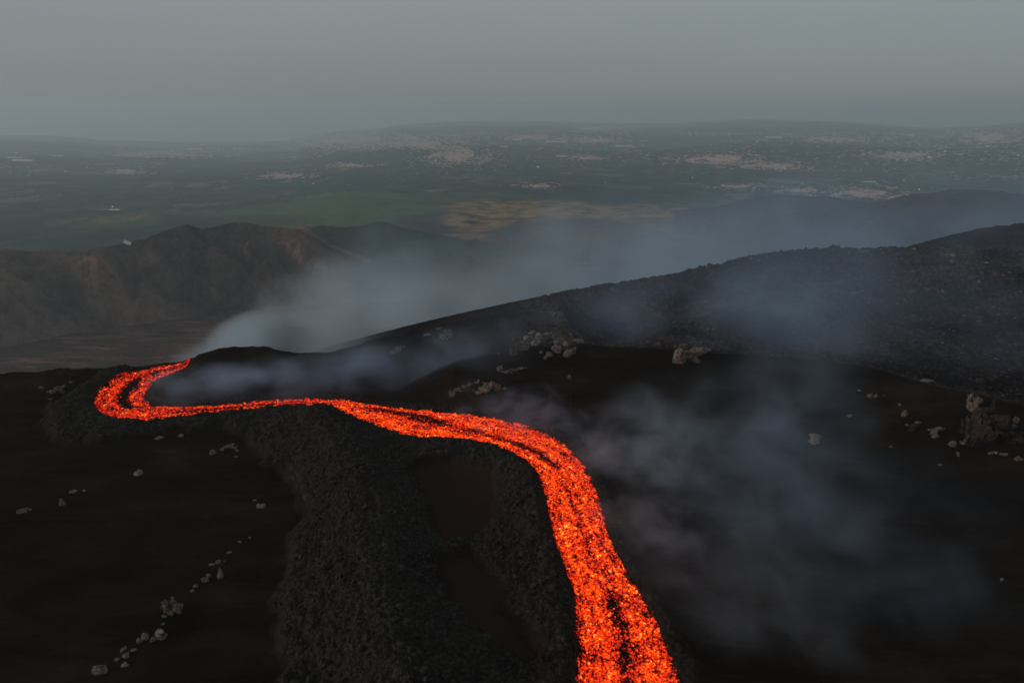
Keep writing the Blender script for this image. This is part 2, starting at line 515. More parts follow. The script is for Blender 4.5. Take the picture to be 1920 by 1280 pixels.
# ------------------------------------------------------------------ lava stream
def bezier_len(Pm):
    return np.r_[0, np.cumsum(np.hypot(*np.diff(Pm, axis=0).T))]
L = bezier_len(MID)
ns = int(L[-1] / .17)
t = np.linspace(0, L[-1], ns)
A = np.stack([np.interp(t, L, RN[:, 0]), np.interp(t, L, RN[:, 1])], 1)
B = np.stack([np.interp(t, L, RF[:, 0]), np.interp(t, L, RF[:, 1])], 1)
nu = 84
u = np.linspace(-.22, 1.22, nu)
U, S = np.meshgrid(u, t)
XR = A[:, None, 0] + (B - A)[:, None, 0] * U; YR = A[:, None, 1] + (B - A)[:, None, 1] * U
xr, yr, ur, sr = XR.ravel(), YR.ravel(), U.ravel(), S.ravel()
wid = np.repeat(np.hypot(*(B - A).T), nu)
zb = near_ground(xr, yr, False)[0]
# streamwise positions of listed bank points, so that dark streaks sit where they are seen
kidx = np.linspace(0, 31, len(MID)); Lk = np.interp(np.arange(32), kidx, L)
kk = np.interp(sr, Lk, np.arange(32))       # bank-point index as a coordinate along the stream
edge = np.minimum(ur, 1 - ur) * wid
jag = .55 * fbm(sr, ur * 6, 5.5, 4, 101) + .3 * fbm(xr, yr, 1.5, 2, 107)
heat = smooth(-1.0, .5, edge + jag + .25) * .71
def streak(k0, k1, u0, u1, wd, amt):
    c = u0 + (u1 - u0) * np.clip((kk - k0) / (k1 - k0), 0, 1) + .05 * fbm(sr, sr * 0, 6, 2, int(k0 * 10))
    m = np.exp(-((ur - c) / wd) ** 2) * smooth(k0 - .35, k0 + .35, kk) * smooth(k1 + .35, k1 - .35, kk)
    return m * amt
heat -= streak(0, 4.4, .42, .55, .09, .38)
heat -= streak(5, 8, .5, .5, .06, .12)
heat -= streak(9.2, 11, .55, .5, .09, .4)
heat -= streak(11, 13.5, .5, .5, .06, .3)
heat -= streak(13.5, 16.3, .48, .6, .12, .42)
heat -= streak(17, 22.0, .5, .55, .10, .22)
heat -= streak(23.4, 27.2, .48, .55, .11, .62)
heat -= streak(27, 30.6, .55, .62, .15, .25)
heat -= .12 * smooth(16, 19, kk) 
lob = fbm(sr, ur * wid, 3.0, 3, 131)
heat += .14 * lob + .10 * np.exp(-((ur - .3) / .12) ** 2) + .06 * np.exp(-((ur - .75) / .1) ** 2)
d, v = worley(xr, yr, .8, 5); d2, v2 = worley(xr, yr, .42, 9)
surf = (.22 * (1 - d) * (v + .3) + .10 * (1 - d2)) + .18 * fbm(sr * .5, ur * wid, 2.4, 3, 141)
crown = .55 * np.clip(1 - ((ur - .5) / .5) ** 2, 0, 1)
zt = zb + .12 + surf * smooth(-1.2, .3, edge) * 1.3 + crown - .7 * smooth(-.2, -1.6, edge)
flow = np.stack([sr * .35, ur * wid, zt * 0], 1)
me = mesh_from('lava_stream', np.stack([xr, yr, zt], 1), grid_faces(ns, nu), M_lava, True, {'glow': heat, 'flow': flow})
lava = link('lava_stream', me)
tag(lava, 'glowing orange river of molten lava winding down the black slope', 'lava stream')

def chunks(name, x, y, z, size, mat, parent=None, attrs=None, squash=.7, nseed=3):
    """many small angular stones joined in one mesh"""
    ph = (1 + 5 ** .5) / 2
    ico = np.array([(-1, ph, 0), (1, ph, 0), (-1, -ph, 0), (1, -ph, 0), (0, -1, ph), (0, 1, ph), (0, -1, -ph), (0, 1, -ph), (ph, 0, -1), (ph, 0, 1), (-ph, 0, -1), (-ph, 0, 1)]) / 1.9
    fi = np.array([(0, 11, 5), (0, 5, 1), (0, 1, 7), (0, 7, 10), (0, 10, 11), (1, 5, 9), (5, 11, 4), (11, 10, 2), (10, 7, 6), (7, 1, 8), (3, 9, 4), (3, 4, 2), (3, 2, 6), (3, 6, 8), (3, 8, 9), (4, 9, 5), (2, 4, 11), (6, 2, 10), (8, 6, 7), (9, 8, 1)])
    n = len(x); g = np.random.default_rng(nseed)
    V = ico[None] * (1 + g.uniform(-.35, .35, (n, 12, 1)))
    V = V * g.uniform(.6, 1.3, (n, 1, 3)) * np.array([1, 1, squash])
    a = g.uniform(0, 6.28, n); ca, sa = np.cos(a)[:, None], np.sin(a)[:, None]
    vx = V[..., 0] * ca - V[..., 1] * sa; vy = V[..., 0] * sa + V[..., 1] * ca
    V = np.stack([vx, vy, V[..., 2]], -1) * size[:, None, None] * .5
    V += np.stack([x, y, z], 1)[:, None]
    F = fi[None] + (np.arange(n) * 12)[:, None, None]
    at = {k: (np.repeat(v, 12, 0)) for k, v in (attrs or {}).items()}
    me = mesh_from(name, V.reshape(-1, 3), F.reshape(-1, 3), mat, False, at)
    return link(name, me, parent)
pick = rng.choice(len(xr), 9000, replace=False)
pick = pick[(heat[pick] > .25) | (rng.random(len(pick)) < .25)]
sz = rng.gamma(3, .065, len(pick)) + .1
rim = rng.choice(np.where((edge > -1.6) & (edge < .2))[0], 900, replace=False)
rim = rim[rng.random(len(rim)) < np.exp(-np.maximum(-edge[rim], 0) * 1.3)]
pick = np.r_[pick, rim]; sz = np.r_[sz, rng.gamma(3, .07, len(rim)) + .12]; heat[rim] = np.maximum(heat[rim], rng.uniform(.25, .75, len(rim)))
chk = chunks('lava_chunk', xr[pick], yr[pick], zt[pick] + .02, sz, M_lava, lava,
             {'glow': heat[pick] + rng.normal(.02, .2, len(pick)), 'flow': flow[pick]})
chk['kind'] = 'stuff'

# ------------------------------------------------------------------ clinker on the rubble fields
def scatter_near(n, test, rmin, rmax, azl, azh, seed):
    g = np.random.default_rng(seed)
    r = np.sqrt(g.uniform(rmin ** 2, rmax ** 2, n)); a = g.uniform(azl, azh, n)
    x, y = r * np.sin(a), r * np.cos(a)
    zz, rb, pt, rv, od = near_ground(x, y)
    m = test(rb, pt, rv, od)
    return x[m], y[m], zz[m], g
x, y, zz, g = scatter_near(30000, lambda rb, pt, rv, od: (rb > .5) & (od < .1) & (rv < -.4), 45, 175, -.75, .2, 5)
clk = chunks('clinker_rubble', x, y, zz + .02, g.gamma(2.5, .11, len(x)) + .15, M_darkrock)
tag(clk, 'loose dark clinker stones covering the rubble beside the lava', kind='stuff')
x, y, zz, g = scatter_near(9000, lambda rb, pt, rv, od: od > .6, 110, 350, .02, .85, 6)
st = chunks('scattered_stones', x, y, zz, (g.gamma(2.0, .28, len(x)) + .25) * (np.hypot(x, y) / 230), M_red)
x, y, zz, g = scatter_near(2600, lambda rb, pt, rv, od: od > .6, 110, 340, .02, .85, 16)
st2 = chunks('pale_stones', x, y, zz, (g.gamma(1.6, .22, len(x)) + .2) * (np.hypot(x, y) / 230), M_tan)
tag(st2, 'small paler stones dotted over the old lava field', kind='stuff')
tag(st, 'grey brown stones scattered over the old lava field', kind='stuff')

# ------------------------------------------------------------------ boulders
def noise3(V, f, seed):
    return (perlin(V[:, 0] * f + V[:, 2] * 1.7 * f, V[:, 1] * f - V[:, 2] * 1.3 * f, seed) +
            perlin(V[:, 1] * f + 5.2, V[:, 2] * f * 1.2 + V[:, 0] * .6 * f, seed + 3))
_ICO = {}
def ico(sub):
    if sub not in _ICO:
        import bmesh
        bm = bmesh.new(); bmesh.ops.create_icosphere(bm, subdivisions=sub, radius=1)
        V = np.array([v.co[:] for v in bm.verts]); F = np.array([[v.index for v in f.verts] for f in bm.faces]); bm.free()
        _ICO[sub] = (V, F)
    return _ICO[sub]
def boulder_mesh(name, w, d, h, seed, mat, sub=4, rough=.52, cuts=14, taper=0.0, loc=(0, 0, 0), tilt=0.0):
    V, F = ico(sub); V = V.copy(); g = np.random.default_rng(seed)
    V *= (1 + rough * noise3(V, 1.3, seed) + rough * .5 * noise3(V, 3.1, seed + 9) + rough * .35 * noise3(V, 7.0, seed + 19) - rough * .5 * np.abs(noise3(V, 2.2, seed + 29)))[:, None]
    for _ in range(cuts):
        nrm = g.normal(size=3); nrm /= np.linalg.norm(nrm); c = g.uniform(.5, .85)
        dd = V @ nrm; V -= np.maximum(dd - c, 0)[:, None] * nrm * .85
    if taper: 
        s = 1 - taper * (V[:, 2:3] + 1) / 2
        V[:, :2] *= s
    V = V * np.array([w / 2, d / 2, h * .62])
    V[:, 2] = np.maximum(V[:, 2], -h * .4) + h * .36
    if tilt:
        c, s = math.cos(tilt), math.sin(tilt)
        V[:, [0, 2]] = np.stack([V[:, 0] * c - V[:, 2] * s, V[:, 0] * s + V[:, 2] * c], 1)
    V += np.array(loc)
    return mesh_from(name, V, F, mat, False)
def mpp(x, y, z):      # metres per photograph pixel there
    return (y * CP - (z - CAM_Z) * SP) / FPX
def boulder(px, py, w, h, label, mat=None, group=None, name='boulder', cat='boulder', **kw):
    x, y, z = hit_near(px, py)
    m = mpp(x, y, z)
    W = max(w * m, .3); dip = (CAM_Z - z) / math.hypot(y, CAM_Z - z)
    D = W * .8; H = max((h * m - D * .45 * dip) / math.sqrt(max(1 - dip * dip, .2)), W * .28)
    sub = 4 if w > 8 else 3
    me = boulder_mesh(name, W, D, H, int(px * 7 + py * 3), mat or M_pale, sub, **kw)
    o = link(name, me, None, (x, y + D * .3, z - H * .16)); o.rotation_euler = (0, 0, random.uniform(-.3, .3))
    tag(o, label, cat, group)
    return o
def outcrop(px, py, pieces, label, mat=None, group=None, name='rock_outcrop'):
    """a bedrock outcrop: pieces are (dx px, dy px up, w px, h px, material)"""
    x, y, z = hit_near(px, py)
    root = bpy.data.objects.new(name, None); COL.objects.link(root); root.location = (x, y, z); root.empty_display_size = .5
    g = random.Random(int(px * 13 + py)); extra = []
    for p in pieces:
        if p[2] >= 12:
            for _ in range(3):
                f = g.uniform(.3, .5)
                extra.append((p[0] + g.uniform(-.55, .55) * p[2], p[1] + g.uniform(-.1, .75) * p[3], p[2] * f, p[3] * f) + tuple(p[4:]))
    pieces = list(pieces) + extra
    tag(root, label, 'rock outcrop', group)
    for i, p in enumerate(pieces):
        dx, dy, w, h = p[:4]; mt = p[4] if len(p) > 4 else (mat or M_pale)
        xx, yy, zz = hit_near(px + dx, py - dy)
        m = mpp(xx, yy, zz); W = w * m; dip = (CAM_Z - zz) / math.hypot(yy, CAM_Z - zz); D = W * .75
        H = max((h * m - D * .4 * dip) / math.sqrt(1 - dip * dip), W * .25)
        me = boulder_mesh('rock_block', W, D, H, int(px + i * 37 + py), mt, 4 if w > 9 else 3)
        link('rock_block', me, root, (xx - x, yy - y + D * .25, zz - z - H * .1))
    return root
gl = 'pale boulders strung out down the left ash slope'
boulder(186, 1266, 30, 19, 'pale rounded boulder at the lower end of the rock trail', group=gl)
boulder(232, 1252, 18, 8, 'flat pale stone just right of the lowest boulder', group=gl)
boulder(218, 1239, 13, 7, 'small pale stone left of the flat slab in the lower trail', group=gl)
boulder(234, 1234, 18, 10, 'oblong pale slab at the lower trail between smaller stones', group=gl)
boulder(229, 1221, 15, 6, 'thin pale shard above the oblong slab of the lower trail', group=gl)
boulder(249, 1222, 13, 5, 'low pale splinter below the three clustered boulders', group=gl)
boulder(260, 1208, 14, 14, 'blocky pale stone at the left foot of the boulder cluster', group=gl)
boulder(272, 1198, 18, 15, 'round pale boulder second from left in the lower cluster', group=gl)
boulder(286, 1204, 15, 12, 'small pale boulder tucked against the largest of the lower cluster', group=gl)
boulder(298, 1200, 25, 25, 'largest pale boulder of the lower cluster, at its right end', group=gl)
outcrop(322, 1152, [(-11, 4, 18, 30), (2, 10, 20, 24), (10, 2, 24, 22), (-1, -2, 12, 12)], 'large split grey boulder with dark clefts in the middle of the left rock trail', M_tan, gl, 'split_boulder')
boulder(307, 1160, 9, 7, 'little pale stone touching the foot of the split boulder', group=gl)
boulder(305, 1172, 9, 4, 'tiny pale sliver below the split boulder', group=gl)
boulder(360, 1110, 10, 5, 'flat pale pebble above and right of the split boulder', group=gl)
boulder(367, 1103, 11, 7, 'small pale stone between split boulder and reddish rock pair', group=gl)
boulder(383, 1093, 20, 14, 'pinkish lumpy rock left of the cone shaped boulder', M_tan, gl)
boulder(391, 1082, 11, 9, 'round pale stone resting on top of the pinkish lumpy rock', group=gl)
boulder(412, 1086, 22, 28, 'cone shaped pale boulder near the upper end of the trail', group=gl, taper=.5)
boulder(409, 1058, 14, 9, 'rounded pale stone directly above the cone shaped boulder', group=gl)
boulder(396, 1062, 12, 4, 'thin flat sliver left of the rounded stone above the cone', group=gl)
boulder(420, 1055, 7, 7, 'small knob of rock right of the rounded stone above the cone', group=gl)
boulder(430, 1039, 12, 6, 'low pale stone second highest in the left trail', group=gl)
boulder(449, 1018, 7, 4, 'tiny pale stone high up where the left trail ends', group=gl)
boulder(468, 1010, 7, 4, 'topmost tiny stone of the left rock trail', group=gl)
gf = 'pale rocks on the open ash field at left'
outcrop(40, 963, [(-6, 0, 12, 9), (4, 2, 16, 12), (16, 6, 8, 4)], 'low pale rock pile at the far left edge of the ash field', None, gf)
boulder(115, 950, 20, 19, 'peaked pale boulder right of the far left rock pile', group=gf, taper=.45)
boulder(134, 925, 18, 6, 'thin pale ledge above the peaked boulder', group=gf)
boulder(157, 921, 8, 4, 'small stone at the right end of the thin ledge', group=gf)
boulder(488, 954, 20, 9, 'white flat slab lying left of the clinker mound', group=gf)
boulder(477, 940, 8, 4, 'tiny stone above the white flat slab', group=gf)
boulder(257, 891, 24, 5, 'long thin pale ledge alone in the ash field', group=gf)
boulder(398, 853, 13, 16, 'upright pale oval boulder beside the scattered white rocks', group=gf)
outcrop(430, 846, [(-14, 0, 10, 7), (-4, 5, 16, 9), (8, 4, 14, 7), (14, -1, 9, 5), (4, 11, 10, 4)], 'scattered white rocks right of the upright oval boulder', None, gf)
boulder(442, 858, 8, 5, 'small white stone below the scattered white rocks', group=gf)
outcrop(104, 738, [(-8, 0, 16, 9), (4, 5, 20, 13), (12, 1, 10, 9)], 'grey rock knob on the slope left of the lava bend', None, gf)
boulder(76, 729, 12, 7, 'pale stone up left of the grey rock knob', group=gf)
boulder(92, 750, 11, 6, 'pale stone below the grey rock knob', group=gf)
boulder(132, 718, 8, 5, 'lone pale stone up right of the grey rock knob', group=gf)
boulder(298, 824, 18, 4, 'thin pale ledge below the rim of the lava bend levee', group=gf)
boulder(337, 820, 16, 4, 'second thin ledge just right of the first under the levee rim', group=gf)
boulder(515, 1138, 11, 11, 'lone dark round boulder at the left foot of the clinker mound', M_darkrock, None)
gh = 'rock outcrops on the smoky slope behind the lava'
outcrop(745, 664, [(-8, 0, 16, 9), (2, 6, 18, 11), (12, 11, 9, 6)], 'slanting grey outcrop highest to the left in the smoke', M_tan, gh)
outcrop(836, 637, [(-6, 0, 14, 14), (4, 8, 16, 14), (9, 4, 8, 8)], 'pinkish outcrop near the ridge crest', M_tan, gh)
boulder(824, 619, 14, 9, 'dark topped boulder on the ridge crest skyline', M_tan, gh)
boulder(800, 630, 15, 5, 'thin pale ledge left of the pinkish crest outcrop', group=gh)
boulder(962, 666, 20, 36, 'upright tan boulder left of the largest slope outcrop', M_tan, gh)
outcrop(1005, 655, [(-24, -2, 26, 20, M_tan), (-16, 14, 18, 16), (-4, 6, 22, 14), (6, 14, 22, 20), (18, 18, 22, 14), (32, 20, 20, 10), (-8, 26, 16, 9), (24, 27, 16, 6), (10, -8, 9, 8)],
        'largest pale outcrop of broken blocks high on the slope', None, gh)
outcrop(1052, 672, [(-22, 2, 16, 13, M_tan), (-8, 12, 24, 20), (6, 16, 14, 14), (12, 2, 22, 18), (22, 8, 14, 16), (-30, -2, 9, 8)],
        'broken pale outcrop just below and right of the largest one', None, gh)
boulder(1086, 643, 26, 5, 'long thin slab on the rim right of the broken outcrops', group=gh)
boulder(935, 696, 16, 15, 'brown rounded boulder above the long pale seam', M_tan, gh)
outcrop(964, 697, [(-16, -3, 18, 4), (-2, 1, 16, 4), (12, 4, 18, 4)], 'long thin pale rock seam running up the slope', None, gh)
outcrop(874, 735, [(-26, -8, 16, 12), (-16, 0, 14, 8), (-4, 6, 14, 8), (8, 12, 14, 7), (20, 15, 14, 7)], 'curving chain of pale ledges above the lava', M_tan, gh)
outcrop(915, 736, [(-18, -4, 18, 10), (-6, 0, 22, 16), (8, 6, 24, 20), (18, 2, 14, 14), (-2, 10, 18, 10)], 'rough tan outcrop just above the lava bank', M_tan, gh)
boulder(946, 733, 9, 9, 'white block right of the rough tan outcrop', group=gh)
boulder(1068, 711, 12, 9, 'isolated white rock in the thin smoke', group=gh)
boulder(935, 664, 6, 5, 'speck of pale rock left of the upright tan boulder', group=gh)
outcrop(1292, 682, [(-14, 0, 40, 36, M_tan), (2, 5, 46, 32, M_tan), (14, 12, 44, 22, M_tan), (-16, 16, 26, 18, M_tan), (30, 20, 24, 9, M_pale)], 'big tan boulder sitting on the rim of the black slope', M_tan, gh, 'rim_boulder')
gr = 'pale rocks on the black slope at right'
outcrop(1528, 834, [(0, 0, 20, 18), (2, 9, 20, 17, M_tan)], 'stacked boulder alone on the black slope, pinkish above', None, gr)
boulder(1592, 783, 11, 6, 'small flat stone above right of the stacked boulder', group=gr)
boulder(1612, 734, 9, 4, 'small pale shard near the slope rim', group=gr)
outcrop(1637, 747, [(-5, 0, 10, 11), (5, 1, 10, 9), (20, 4, 5, 3)], 'pair of tan rocks near the slope rim', M_tan, gr)
boulder(1689, 762, 8, 8, 'small white stone above the pink upright rock', group=gr)
boulder(1698, 782, 14, 17, 'pink upright rock below the small white stone', M_tan, gr)
outcrop(1757, 816, [(-6, 0, 16, 14), (6, 6, 18, 13), (-3, -7, 12, 9)], 'large speckled pale boulder left of the dark outcrop', None, gr)
outcrop(1712, 812, [(-4, 0, 16, 12), (4, 10, 20, 11), (-12, 14, 9, 5, M_pale), (10, 18, 12, 4, M_pale)], 'low rust red mound with pale crumbs', M_red, gr)
boulder(1788, 838, 19, 16, 'angular grey block at the foot of the dark outcrop', group=gr)
outcrop(1810, 834, [(-4, 0, 12, 8), (4, 4, 12, 7)], 'crumbly grey rocks right of the angular grey block', None, gr)
boulder(1797, 855, 9, 9, 'small white stone below the angular grey block', group=gr)
boulder(1671, 840, 7, 7, 'small pale stone alone left of the outcrops', group=gr)
boulder(1764, 875, 8, 6, 'dim brown stone lowest of the right rock scatter', M_tan, gr)
outcrop(1870, 852, [(-12, 0, 10, 7), (-2, 0, 9, 7), (8, -2, 8, 6), (15, -4, 11, 8)], 'row of white stones under the dark outcrop', None, gr)
boulder(1913, 866, 20, 13, 'smooth tan boulder at the right picture edge', M_tan, gr)
boulder(1880, 1089, 8, 8, 'lone stone far down the black slope at right', group=gr)
boulder(1738, 718, 22, 4, 'thin pale stick like ledge on the slope rim', group=gr)
big = outcrop(1848, 834, [(-14, 0, 50, 90, M_red), (10, 0, 62, 70, M_red), (36, 6, 48, 44, M_red), (-20, 62, 26, 26, M_tan), (-26, 84, 14, 14, M_pale), (-12, 78, 14, 14, M_tan),
                          (6, 58, 18, 12, M_tan), (22, 46, 22, 12, M_tan), (34, 34, 18, 16, M_pale), (50, 30, 30, 14, M_tan), (-26, 10, 8, 52, M_tan), (52, 4, 46, 24, M_red), (58, 40, 14, 14, M_tan)],
              'big dark reddish outcrop with pale crest at the right edge', M_red, gr)

# ------------------------------------------------------------------ distant terrain
K = .4                 # the valley floor lies this much nearer than a full scale mountain would have it
FLOOR = 60 - 960 * K
HOR = np.array([(-500, 256), (0, 254), (60, 253), (130, 256), (180, 262), (330, 266), (450, 267), (540, 264), (600, 251), (640, 246), (700, 243), (750, 234), (850, 228), (1000, 227),
       (1150, 232), (1300, 229), (1420, 223), (1470, 226), (1550, 227), (1650, 233), (1700, 238), (1760, 241), (1850, 236), (1920, 230), (2400, 228)], float)
haz, htn = aztan(HOR[:, 0], HOR[:, 1])
R1, R2 = 5000.0 * K, 22000.0
def far_ground(x, y):
    r = np.hypot(x, y); az = np.arctan2(x, y)
    zc = CAM_Z - R2 * np.interp(az, haz, htn)
    t = np.clip((r - R1) / (R2 - R1), 0, 1)
    z = FLOOR + (zc - FLOOR) * (t * .8 + .2 * smooth(0, 1, t))
    z = z + fbm(x, y, 2600, 4, 201) * 55 * smooth(4600 * K, 9000, r) * smooth(R2, R2 * .9, r)
    z = z + fbm(x, y, 420 * K, 4, 211) * 9 * K
    z = z - smooth(R2, R2 * 1.15, r) * 900
    return z
azf = nonuniform_az(620, math.radians(50), 40)
rf = np.r_[np.geomspace(700, R1, 130), np.geomspace(R1, 22000, 420)[1:], np.linspace(22300, 26000, 8)]
AA, RR = np.meshgrid(azf, rf)
xf, yf = (RR * np.sin(AA)).ravel(), (RR * np.cos(AA)).ravel()
zf = far_ground(xf, yf)
def far_hit(px, py):
    dx, dy, dz = [np.asarray(v, float) for v in ray(px, py)]
    n = np.hypot(dx, dy); tn = -dz / n; az = np.arctan2(dx, dy)
    lo = np.full(np.shape(px), 900.0); hi = np.full(np.shape(px), R2)
    for _ in range(26):
        md = (lo + hi) / 2
        g = far_ground(md * np.sin(az), md * np.cos(az)); below = CAM_Z - md * tn < g
        hi = np.where(below, md, hi); lo = np.where(below, lo, md)
    r = (lo + hi) / 2
    return r * np.sin(az), r * np.cos(az)
# land cover, laid out on the ground: dry grass, green farmland, bare lava
def blob(px, py, wx, wy, amp=1.0):
    """an elliptical patch of land cover measured on the ground, ragged outline"""
    cx, cy_ = far_hit(np.array([px]), np.array([py]))
    ex, _ = far_hit(np.array([px + wx]), np.array([py])); _, ey = far_hit(np.array([px]), np.array([py - wy]))
    sx = max(abs(ex[0] - cx[0]), 60); sy = max(abs(ey[0] - cy_[0]), 80)
    q = np.hypot((xf - cx[0]) / sx, (yf - cy_[0]) / sy) + .45 * fbm(xf, yf, 500, 4, 231)
    return smooth(1.25, .75, q) * amp
dry = np.zeros(len(xf))
for b_ in ((905, 398, 70, 26), (1010, 390, 150, 16), (1090, 398, 170, 16), (1190, 395, 60, 12), (1340, 402, 110, 13), (860, 445, 60, 6, .6), (1280, 430, 60, 7, .6), (240, 405, 20, 10, .5), (1290, 425, 100, 10, .5)):
    dry = np.maximum(dry, blob(*b_))
grn = np.zeros(len(xf))
for b_ in ((560, 395, 130, 22), (700, 400, 140, 18), (220, 420, 90, 12, .7), (620, 375, 90, 12, .7), (800, 370, 200, 9, .5)):
    grn = np.maximum(grn, blob(*b_))
rN = np.hypot(xf, yf)
bare = smooth(6800 * K, 5000 * K, rN + fbm(xf, yf, 500, 3, 241) * 300)
leftm = smooth(-.12, -.3, np.arctan2(xf, yf))
bare = np.maximum(bare * (1 - leftm * smooth(4200 * K, 4800 * K, rN)), blob(900, 440, 200, 30))
bare = np.maximum(bare, blob(1100, 430, 320, 22)); bare = np.maximum(bare, blob(450, 415, 90, 12, .6)) 
red = smooth(.25, -.05, fbm(xf, yf, 420, 3, 251) + 1.1 * smooth(-.50, -.36, np.arctan2(xf, yf)) - .35) * smooth(3700 * K, 3400 * K, rN)
M_far, nt, out = mat_new('far_land'); N = NT(nt)
P = N.pos()
fld = N.vor(N.mapv(P, (.0085, .006, .001)), 1.0)
fc = N.n('SeparateColor'); nt.links.new(fld.outputs['Color'], fc.inputs[0])
n0 = N.noise(N.mapv(P, (.0018, .0012, .0)), 1.0, 6, .65)
n1 = N.noise(N.mapv(P, (.012, .012, .0)), 1.0, 5, .7)
wood = N.ramp(n1, [(.3, (.010, .030, .032)), (.55, (.022, .052, .050)), (.8, (.05, .078, .062))])  # woods and fields tinted teal, painting in part of the haze's blue
farm = N.ramp(fc.outputs[0], [(.0, (.014, .040, .038)), (.45, (.032, .070, .060)), (.7, (.065, .088, .060)), (.88, (.13, .12, .085)), (1.0, (.24, .22, .18))])
c = N.mix(N.ss(n0, .40, .60), wood, farm)
c = N.mix(N.math('MULTIPLY', N.attr('green'), N.ss(n1, .3, .5)), c, (.075, .125, .05))
c = N.mix(N.attr('bare'), c, N.ramp(n1, [(.35, (.022, .02, .022)), (.6, (.05, .042, .042))]))
c = N.mix(N.math('MULTIPLY', N.attr('dry'), N.ss(n1, .35, .6)), c, (.33, .20, .085))
flow_n = N.noise(N.mapv(P, (.012, .05, .0)), 1.0, 6, .75)
c = N.mix(N.attr('red'), c, N.ramp(flow_n, [(.35, (.022, .014, .013)), (.52, (.075, .042, .034)), (.66, (.22, .125, .095))]))
N.diffuse(out, c, 1.0, n1, 25.0, .6, .0)
me = mesh_from('distant_plain', np.stack([xf, yf, zf], 1), grid_faces(len(rf), len(azf)), M_far, True, {'green': grn, 'dry': dry, 'bare': bare, 'red': red})
o = link('distant_plain', me); tag(o, 'wide valley floor and farmed plain reaching the horizon', kind='structure')

M_ridge, nt, out = mat_new('eroded_slope'); N = NT(nt)
P = N.pos()
gy = N.attr('gully')
n = N.noise(N.mapv(P, (.016, .016, .006)), 1.0, 8, .75)
n2 = N.noise(N.mapv(P, (.05, .05, .016)), 1.0, 6, .8)
c = N.ramp(n, [(.34, (.016, .014, .017)), (.5, (.055, .040, .035)), (.66, (.15, .10, .08))])
c = N.mix(N.ss(n2, .5, .68), c, (.115, .082, .067))
c = N.mix(N.ss(n2, .5, .3), c, (.03, .027, .032))
c = N.mix(N.ss(gy, .1, .6), c, N.mix(N.ss(n2, .35, .6), (.12, .078, .06), (.23, .15, .115)))  # spurs coloured lighter brown, painting in part of the sunlight on them
c = N.mix(N.ss(gy, -.05, -.35), c, (.018, .017, .021))  # gullies coloured darker, part of their shade painted in
N.diffuse(out, c, 1.0, n2, 14.0, .9, .0)
M_wood, nt, out = mat_new('wooded_slope'); N = NT(nt)
P = N.pos()
n = N.noise(N.mapv(P, (.02, .02, .02)), 1.0, 5, .7)
c = N.ramp(n, [(.35, (.014, .030, .026)), (.6, (.032, .054, .040)), (.78, (.06, .078, .05))])
N.diffuse(out, c, 1.0, n, 15.0, .9, .0)
M_basalt, nt, out = mat_new('bare_lava_hill'); N = NT(nt)
P = N.pos(); n = N.noise(N.mapv(P, (.015, .015, .02)), 1.0, 5, .7)
N.diffuse(out, N.ramp(n, [(.35, (.018, .017, .02)), (.65, (.05, .043, .045))]), 1.0, n, 10.0, .8, .0)

def hill(name, pts, R, wf, wb, base, mat, amp, label, na=300, nr=130, gul=0.0, seed=1, fine=6.0):
    R, wf, wb, amp, gul, fine = R * K, wf * K, wb * K, amp * K, gul * K, fine * K
    p = np.array([q[:2] for q in pts], float)
    az, tn = aztan(p[:, 0], p[:, 1])
    Rk = np.array([q[2] if len(q) > 2 else R for q in pts], float)
    a = np.linspace(az[0], az[-1], na)
    Rc = np.interp(a, az, Rk); zc = CAM_Z - Rc * np.interp(a, az, tn)
    q = np.linspace(0, 1, nr) 
    q = np.r_[-(1 - q) ** 1.0, q[1:] * 1.0]
    A_, Q = np.meshgrid(a, q)
    RcG = np.broadcast_to(Rc, A_.shape); zcG = np.broadcast_to(zc, A_.shape)
    warp = fbm(A_ * R, Q * 0 + seed, 700, 2, seed) * .0
    rad = RcG + np.where(Q < 0, Q * wf, Q * wb)
    x, y = rad * np.sin(A_), rad * np.cos(A_)
    prof = np.where(Q < 0, (1 + Q), (1 - Q))
    prof = np.where(Q < 0, prof ** 1.15, smooth(0, 1, prof))
    along = A_ * R
    wx_ = 150 * K * fbm(along, rad, 480 * K, 3, seed + 3)
    g1 = .85 * ridged(along + 1.15 * rad + wx_, rad * .35, 560 * K, 4, seed + 5, .45) + .22 * ridged(along - .7 * rad - wx_, rad * .6, 230 * K, 3, seed + 8, .55)
    m = np.sin(np.clip(prof, 0, 1) * math.pi) ** .9 * (1 - .85 * smooth(.6, .98, prof))
    z = base - 20 + (zcG - base + 20) * prof
    hgt = (zcG - base)
    z = z + g1 * gul * m * np.clip(hgt / 180, .2, 1.3) + fbm(x, y, 260 * K, 4, seed + 9) * amp * m + fbm(x, y, 60 * K, 3, seed + 19) * fine * (.25 + m)
    z = z + fbm(x, y, 45 * K, 4, seed + 27) * fine * .55 * smooth(.5, .95, prof)
    e = smooth(0, .04, (A_ - a[0])) * smooth(0, .04, (a[-1] - A_))
    z = np.where(e < 1, (base - 20) + (z - base + 20) * (e * .8 + .2), z) if True else z
    V = np.stack([x, y, z], -1).reshape(-1, 3)
    me = mesh_from(name, V, grid_faces(len(q), na), mat, True, {'gully': (g1 * .5).ravel()})
    o = link(name, me); tag(o, label, kind='structure')
    return o
